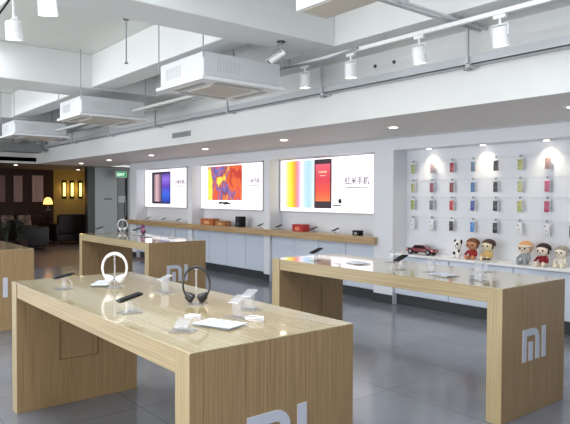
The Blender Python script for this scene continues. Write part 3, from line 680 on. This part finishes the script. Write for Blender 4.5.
# niche wash lights
def washer(x, label, e, z=2.06, y=6.30):
    t = thing('niche_light', label, 'downlight', (x, y, z), 0, 'wall washing spots in the niche header')
    MB().lathe([(.03, -.003), (.045, -.005), (.048, 0), (.03, 0)], n=20).build('trim_ring', M_white, t, True)
    MB().cyl((0, 0, -.007), (0, 0, -.0035), .03, n=16).build('lens', M_dl, t)
    l = bpy.data.lights.new('bulb', 'SPOT'); l.energy = e; l.spot_size = R(110); l.spot_blend = .9; l.color = (1, .84, .62); l.shadow_soft_size = .04
    o = bpy.data.objects.new('bulb', l); COL.objects.link(o); o.parent = t; o.location = (0, 0, -.012); o.rotation_euler = (R(8), 0, 0)
for x, lb in ((-4.80, 'left'), (-4.02, 'middle'), (-3.24, 'right')): washer(x, 'small spot above the phone cases, %s one of three' % lb, 13)
for x, lb in ((-2.46, 'first'), (-1.68, 'second')): washer(x, 'small spot above the phone case wall, %s beyond the right edge' % lb, 13)

# ------------------------------------------------------------------ CCTV camera
t = thing('security_camera', 'white bullet security camera under the beam, top centre', 'camera', (-4.42, 3.54, 2.90))
MB().cyl((0, 0, -.012), (0, 0, 0), .04, n=20).build('mount', M_dgrey, t)
MB().cyl((0, 0, -.11), (0, 0, -.012), .009, n=10).build('arm', M_grey, t); MB().ball((0, 0, -.11), .02).build('joint', M_black, t, True)
D = Vector((-.46, -.60, -.50)).normalized(); P0 = Vector((0, 0, -.125))
MB().cyl(P0-D*.04, P0+D*.13, .026, n=20).build('housing', M_white, t, True)
MB().cyl(P0+D*.13, P0+D*.134, .021, n=20).build('lens', M_black, t)
U = Vector((0, 0, 1)); U = (U-D*U.dot(D)).normalized(); S_ = D.cross(U)
Ms = Matrix((S_, D, U)).transposed().to_4x4(); Ms.translation = P0
MB().box((-.03, -.03, .026), (.03, .155, .032), .002, M=Ms).build('sunshade', M_white, t)
c = MB().tube([(-4.40, 3.56, 2.88), (-4.6, 3.45, 2.83), (-4.75, 3.40, 2.86), (-4.78, 3.38, 2.91)], .006, 6).build('camera_cable', M_grey, None, True); tag(c, 'grey cable sagging from the security camera to the beam', 'cable')
c = MB().tube([(-5.1, 1.0, 2.60), (-4.9, 1.13, 2.72), (-4.7, 1.22, 2.89)], .008, 6).build('lamp_cable', M_black, None, True); tag(c, 'black cable at the top left corner beside the spotlight', 'cable')
c = MB().tube([(-5.1, 4.04, 2.82), (-4.7, 4.02, 2.79), (-4.3, 4.02, 2.78), (-3.9, 4.04, 2.82)], .012, 8).build('track_cable', M_grey, None, True); tag(c, 'grey cable drooping below the lighting track near the beam', 'cable')

# ------------------------------------------------------------------ corridor: sign, plaque
t = thing('exit_sign', 'green exit sign above the dark door at the end of the wall', 'sign', (-16.99, 7.50, 2.10+.045))
M_green = mat('exit_green', '1c9a5c', .4, emis=.6)
t.location = (-16.6, 7.30, 1.99)
MB().box((-.03, -.17, 0), (.03, .17, .18), .006).build('casing', M_white, t)
MB().box((.0305, -.155, .015), (.032, .155, .165)).build('face', M_green, t)
text_mesh('EXIT', .11, Matrix.Translation((.0325, -.135, .05)) @ Matrix.Rotation(R(90), 4, 'Z') @ Matrix.Rotation(R(90), 4, 'X'), mat('exit_white', 'e8fff0', .4, emis=1), t)
MB().cyl((0, 0, .18), (0, 0, .285), .008, n=8).build('hanger_rod', M_grey, t)
o = MB().box((-17.0, 6.95, 1.34), (-16.985, 7.19, 1.375), .003).build('wall_plaque', M_dgrey); tag(o, 'small dark plaque on the grey wall left of the door', 'plaque')

# ------------------------------------------------------------------ cafe beyond
def sconce(y, label):
    t = thing('wall_light', label, 'wall light', (-20.0, y, 1.66), 0, 'vertical amber wall lights in the cafe')
    MB().box((0, -.075, -.30), (.02, .075, .30), .004).build('back_plate', M_black, t)
    MB().box((.02, -.035, -.22), (.07, .035, .22), .01).build('diffuser', mat('amber_glow', 'ffe070', .4, emis=3.5), t)
    l = bpy.data.lights.new('bulb', 'POINT'); l.energy = 1.3; l.color = (1, .75, .3); l.shadow_soft_size = .08
    o = bpy.data.objects.new('bulb', l); COL.objects.link(o); o.parent = t; o.location = (.16, 0, 0)
sconce(6.79, 'leftmost amber wall light of three in the cafe'); sconce(7.05, 'middle amber wall light of three in the cafe'); sconce(7.33, 'rightmost amber wall light of three in the cafe')
def curtain(y0, y1, z0, z1, c_, label):
    t = thing('wall_hanging', label, 'curtain', (-19.96, (y0+y1)/2, z0), 0, 'pale curtain panels on the cafe wall')
    m = MB(); n = 14; h = (y1-y0)/2
    pl = []
    for i in range(n+1): pl.append((.03+.018*math.sin(i*1.9), -h+2*h*i/n))
    pl += [(.0, h), (.0, -h)]
    m.prism(pl, 2, 0, z1-z0); m.build('cloth', mat('curtain_'+c_, c_, .8), t)
    MB().cyl((.03, -h-.05, z1-z0+.01), (.03, h+.05, z1-z0+.01), .015, n=10).build('curtain_rod', M_dgrey, t)
curtain(4.80, 4.95, 1.25, 2.08, 'c4a4a8', 'pale curtain strip at the left edge of the cafe wall')
curtain(5.20, 5.46, 1.25, 2.08, 'cfb4b6', 'second pale curtain panel on the dark cafe wall')
curtain(5.76, 6.10, 1.25, 2.10, 'dac4c4', 'widest pale pink curtain panel, left of the cafe lamp')
curtain(4.1, 4.4, 1.25, 2.08, 'c4a4a8', 'pale curtain panel on the cafe wall behind the left table')
for cx_, cy_ in ((-17.4, 4.6), (-19.0, 6.9)): downlight(cx_, cy_, 'added dim fill light in the cafe ceiling, %s' % ('near the plants' if cy_ < 6 else 'by the amber wall lights'), 20, CZ+.05)  # extra lights added to brighten the cafe
# table lamp on a side table
t = thing('side_table', 'small round dark side table under the glowing cafe lamp', 'table', (-18.5, 5.80, 0))
MB().cyl((0, 0, .98), (0, 0, 1.02), .2, n=24).build('table_top', mat('dark_wood', '2e1c16', .4), t); MB().cyl((0, 0, .02), (0, 0, .98), .025, n=12).build('pedestal', M_black, t, True); MB().cyl((0, 0, 0), (0, 0, .02), .15, n=20).build('foot', M_black, t)
t = thing('table_lamp', 'glowing orange table lamp in the dark cafe', 'lamp', (-18.5, 5.80, 1.02))
MB().lathe([(.06, 0), (.06, .015), (.02, .03), (.035, .08), (.012, .14), (.012, .19)]).build('base', M_dgrey, t, True)
MB().lathe([(.13, .17), (.135, .20), (.11, .30), (.07, .36), (.03, .375)]).build('lamp_shade', mat('lamp_orange', 'ffb860', .5, emis=3.0), t, True)
l = bpy.data.lights.new('bulb', 'POINT'); l.energy = 2.5; l.color = (1, .55, .22); l.shadow_soft_size = .1
o = bpy.data.objects.new('bulb', l); COL.objects.link(o); o.parent = t; o.location = (0, 0, .45)
# sofas
def sofa(x, y, rz, w_, c_, label, cush=True, hb=.9):
    t = thing('sofa', label, 'sofa', (x, y, 0), rz, 'dark sofas in the cafe')
    m = mat('sofa_'+c_, c_, .55, noise=.3)
    MB().box((-w_/2, -.4, .08), (w_/2, .4, .30), .03, seg=3).build('base', m, t, True)
    MB().box((-w_/2, .22, .28), (w_/2, .42, hb), .07, seg=4).build('backrest', m, t, True)
    n = max(1, round(w_/.7))
    for i in range(n):
        a = -w_/2+.14+(w_-.28)*i/n; b = -w_/2+.14+(w_-.28)*(i+1)/n
        MB().box((a+.005, -.4, .30), (b-.005, .22, .45), .04, seg=3).build('seat_cushion', m, t, True)
    for sx in (-1, 1): MB().box((sx*w_/2-.07, -.42, .08), (sx*w_/2+.07, .40, .62), .05, seg=3).build('armrest', m, t, True)
    for sx in (-1, 1):
        for sy in (-1, 1): MB().cyl((sx*(w_/2-.1), sy*.32, 0), (sx*(w_/2-.1), sy*.32, .08), .02, n=8).build('leg', M_black, t)
    if cush:
        for i in range(n):
            xx = -w_/2+.35+(w_-.7)*(i+.5)/n
            o = MB().box((-.19, -.05, -.19), (.19, .05, .19), .045, seg=3, M=Matrix.Translation((0, 0, 0)) @ Euler((R(-15), 0, R(8))).to_matrix().to_4x4()).build('cushion', mat('cushion_red', '7c2a30' if i % 2 else 'a08a84', .8), None, True)
            o.location = Matrix.Rotation(rz, 3, 'Z') @ Vector((xx, .0, .665)) + Vector((x, y, 0)); o.rotation_euler = (0, 0, rz)
            tag(o, '%s cushion on the %s' % ('muted red' if i % 2 else 'pale', label), 'cushion', 'loose cushions on the cafe sofas')
sofa(-18.35, 6.40, R(90+180), .95, '1c1212', 'dark rounded armchair in front of the amber wall lights', False, .9)
sofa(-19.3, 5.1, R(90), 1.7, '2c1716', 'dark sofa along the cafe wall below the curtains', True, .85)
sofa(-16.9, 4.75, R(180), .95, '1a1413', 'black armchair at the front left of the cafe', False, .8)
t = thing('coffee_table', 'low dark coffee table between the cafe seats', 'table', (-17.9, 5.15, 0))
MB().box((-.45, -.3, .38), (.45, .3, .42), .008).build('table_top', MATS['dark_wood'], t)
for sx in (-1, 1):
    for sy in (-1, 1): MB().box((sx*.4-.02, sy*.26-.02, 0), (sx*.4+.02, sy*.26+.02, .38)).build('leg', M_black, t)
# leafy plants
def plant(x, y, s, label):
    t = thing('potted_plant', label, 'plant', (x, y, 0), 0, 'leafy pot plants in the cafe')
    MB().lathe([(.12, 0), (.17, .3), (.18, .32), (.15, .31), (.14, .28)]).build('pot', mat('pot_dark', '3a2c28', .5), t, True)
    st = MB(); lf = bmesh.new()
    for i in range(9):
        a = i*2.4; rr = .05+.22*random.random(); top = Vector((rr*math.cos(a), rr*math.sin(a), (.7+.5*random.random())*s))
        st.tube([(0, 0, .28), (top.x*.4, top.y*.4, .28+(top.z-.28)*.5), tuple(top)], [.012, .008, .004], 5)
        for k_ in range(9):
            f_ = .35+.65*k_/8; p = Vector((top.x*f_, top.y*f_, .28+(top.z-.28)*f_)); b = random.random()*6.28; d_ = Vector((math.cos(b), math.sin(b), .3)).normalized(); sd = d_.cross(Vector((0, 0, 1))).normalized()*.035; L = .14
            v = [lf.verts.new(p), lf.verts.new(p+d_*L*.5+sd), lf.verts.new(p+d_*L+Vector((0, 0, -.03))), lf.verts.new(p+d_*L*.5-sd)]
            lf.faces.new(v)
    st.build('stem', mat('stem_green', '2f3a26', .7), t)
    me = bpy.data.meshes.new('foliage'); lf.to_mesh(me); lf.free(); me.materials.append(mat('leaf_green', '33452f', .5, noise=.4)); o = bpy.data.objects.new('foliage', me); COL.objects.link(o); o.parent = t
plant(-15.6, 3.9, 1.15, 'leafy plant at the left edge, in front of the cafe')
plant(-16.0, 4.35, .95, 'lower leafy plant right of the tall one at left')
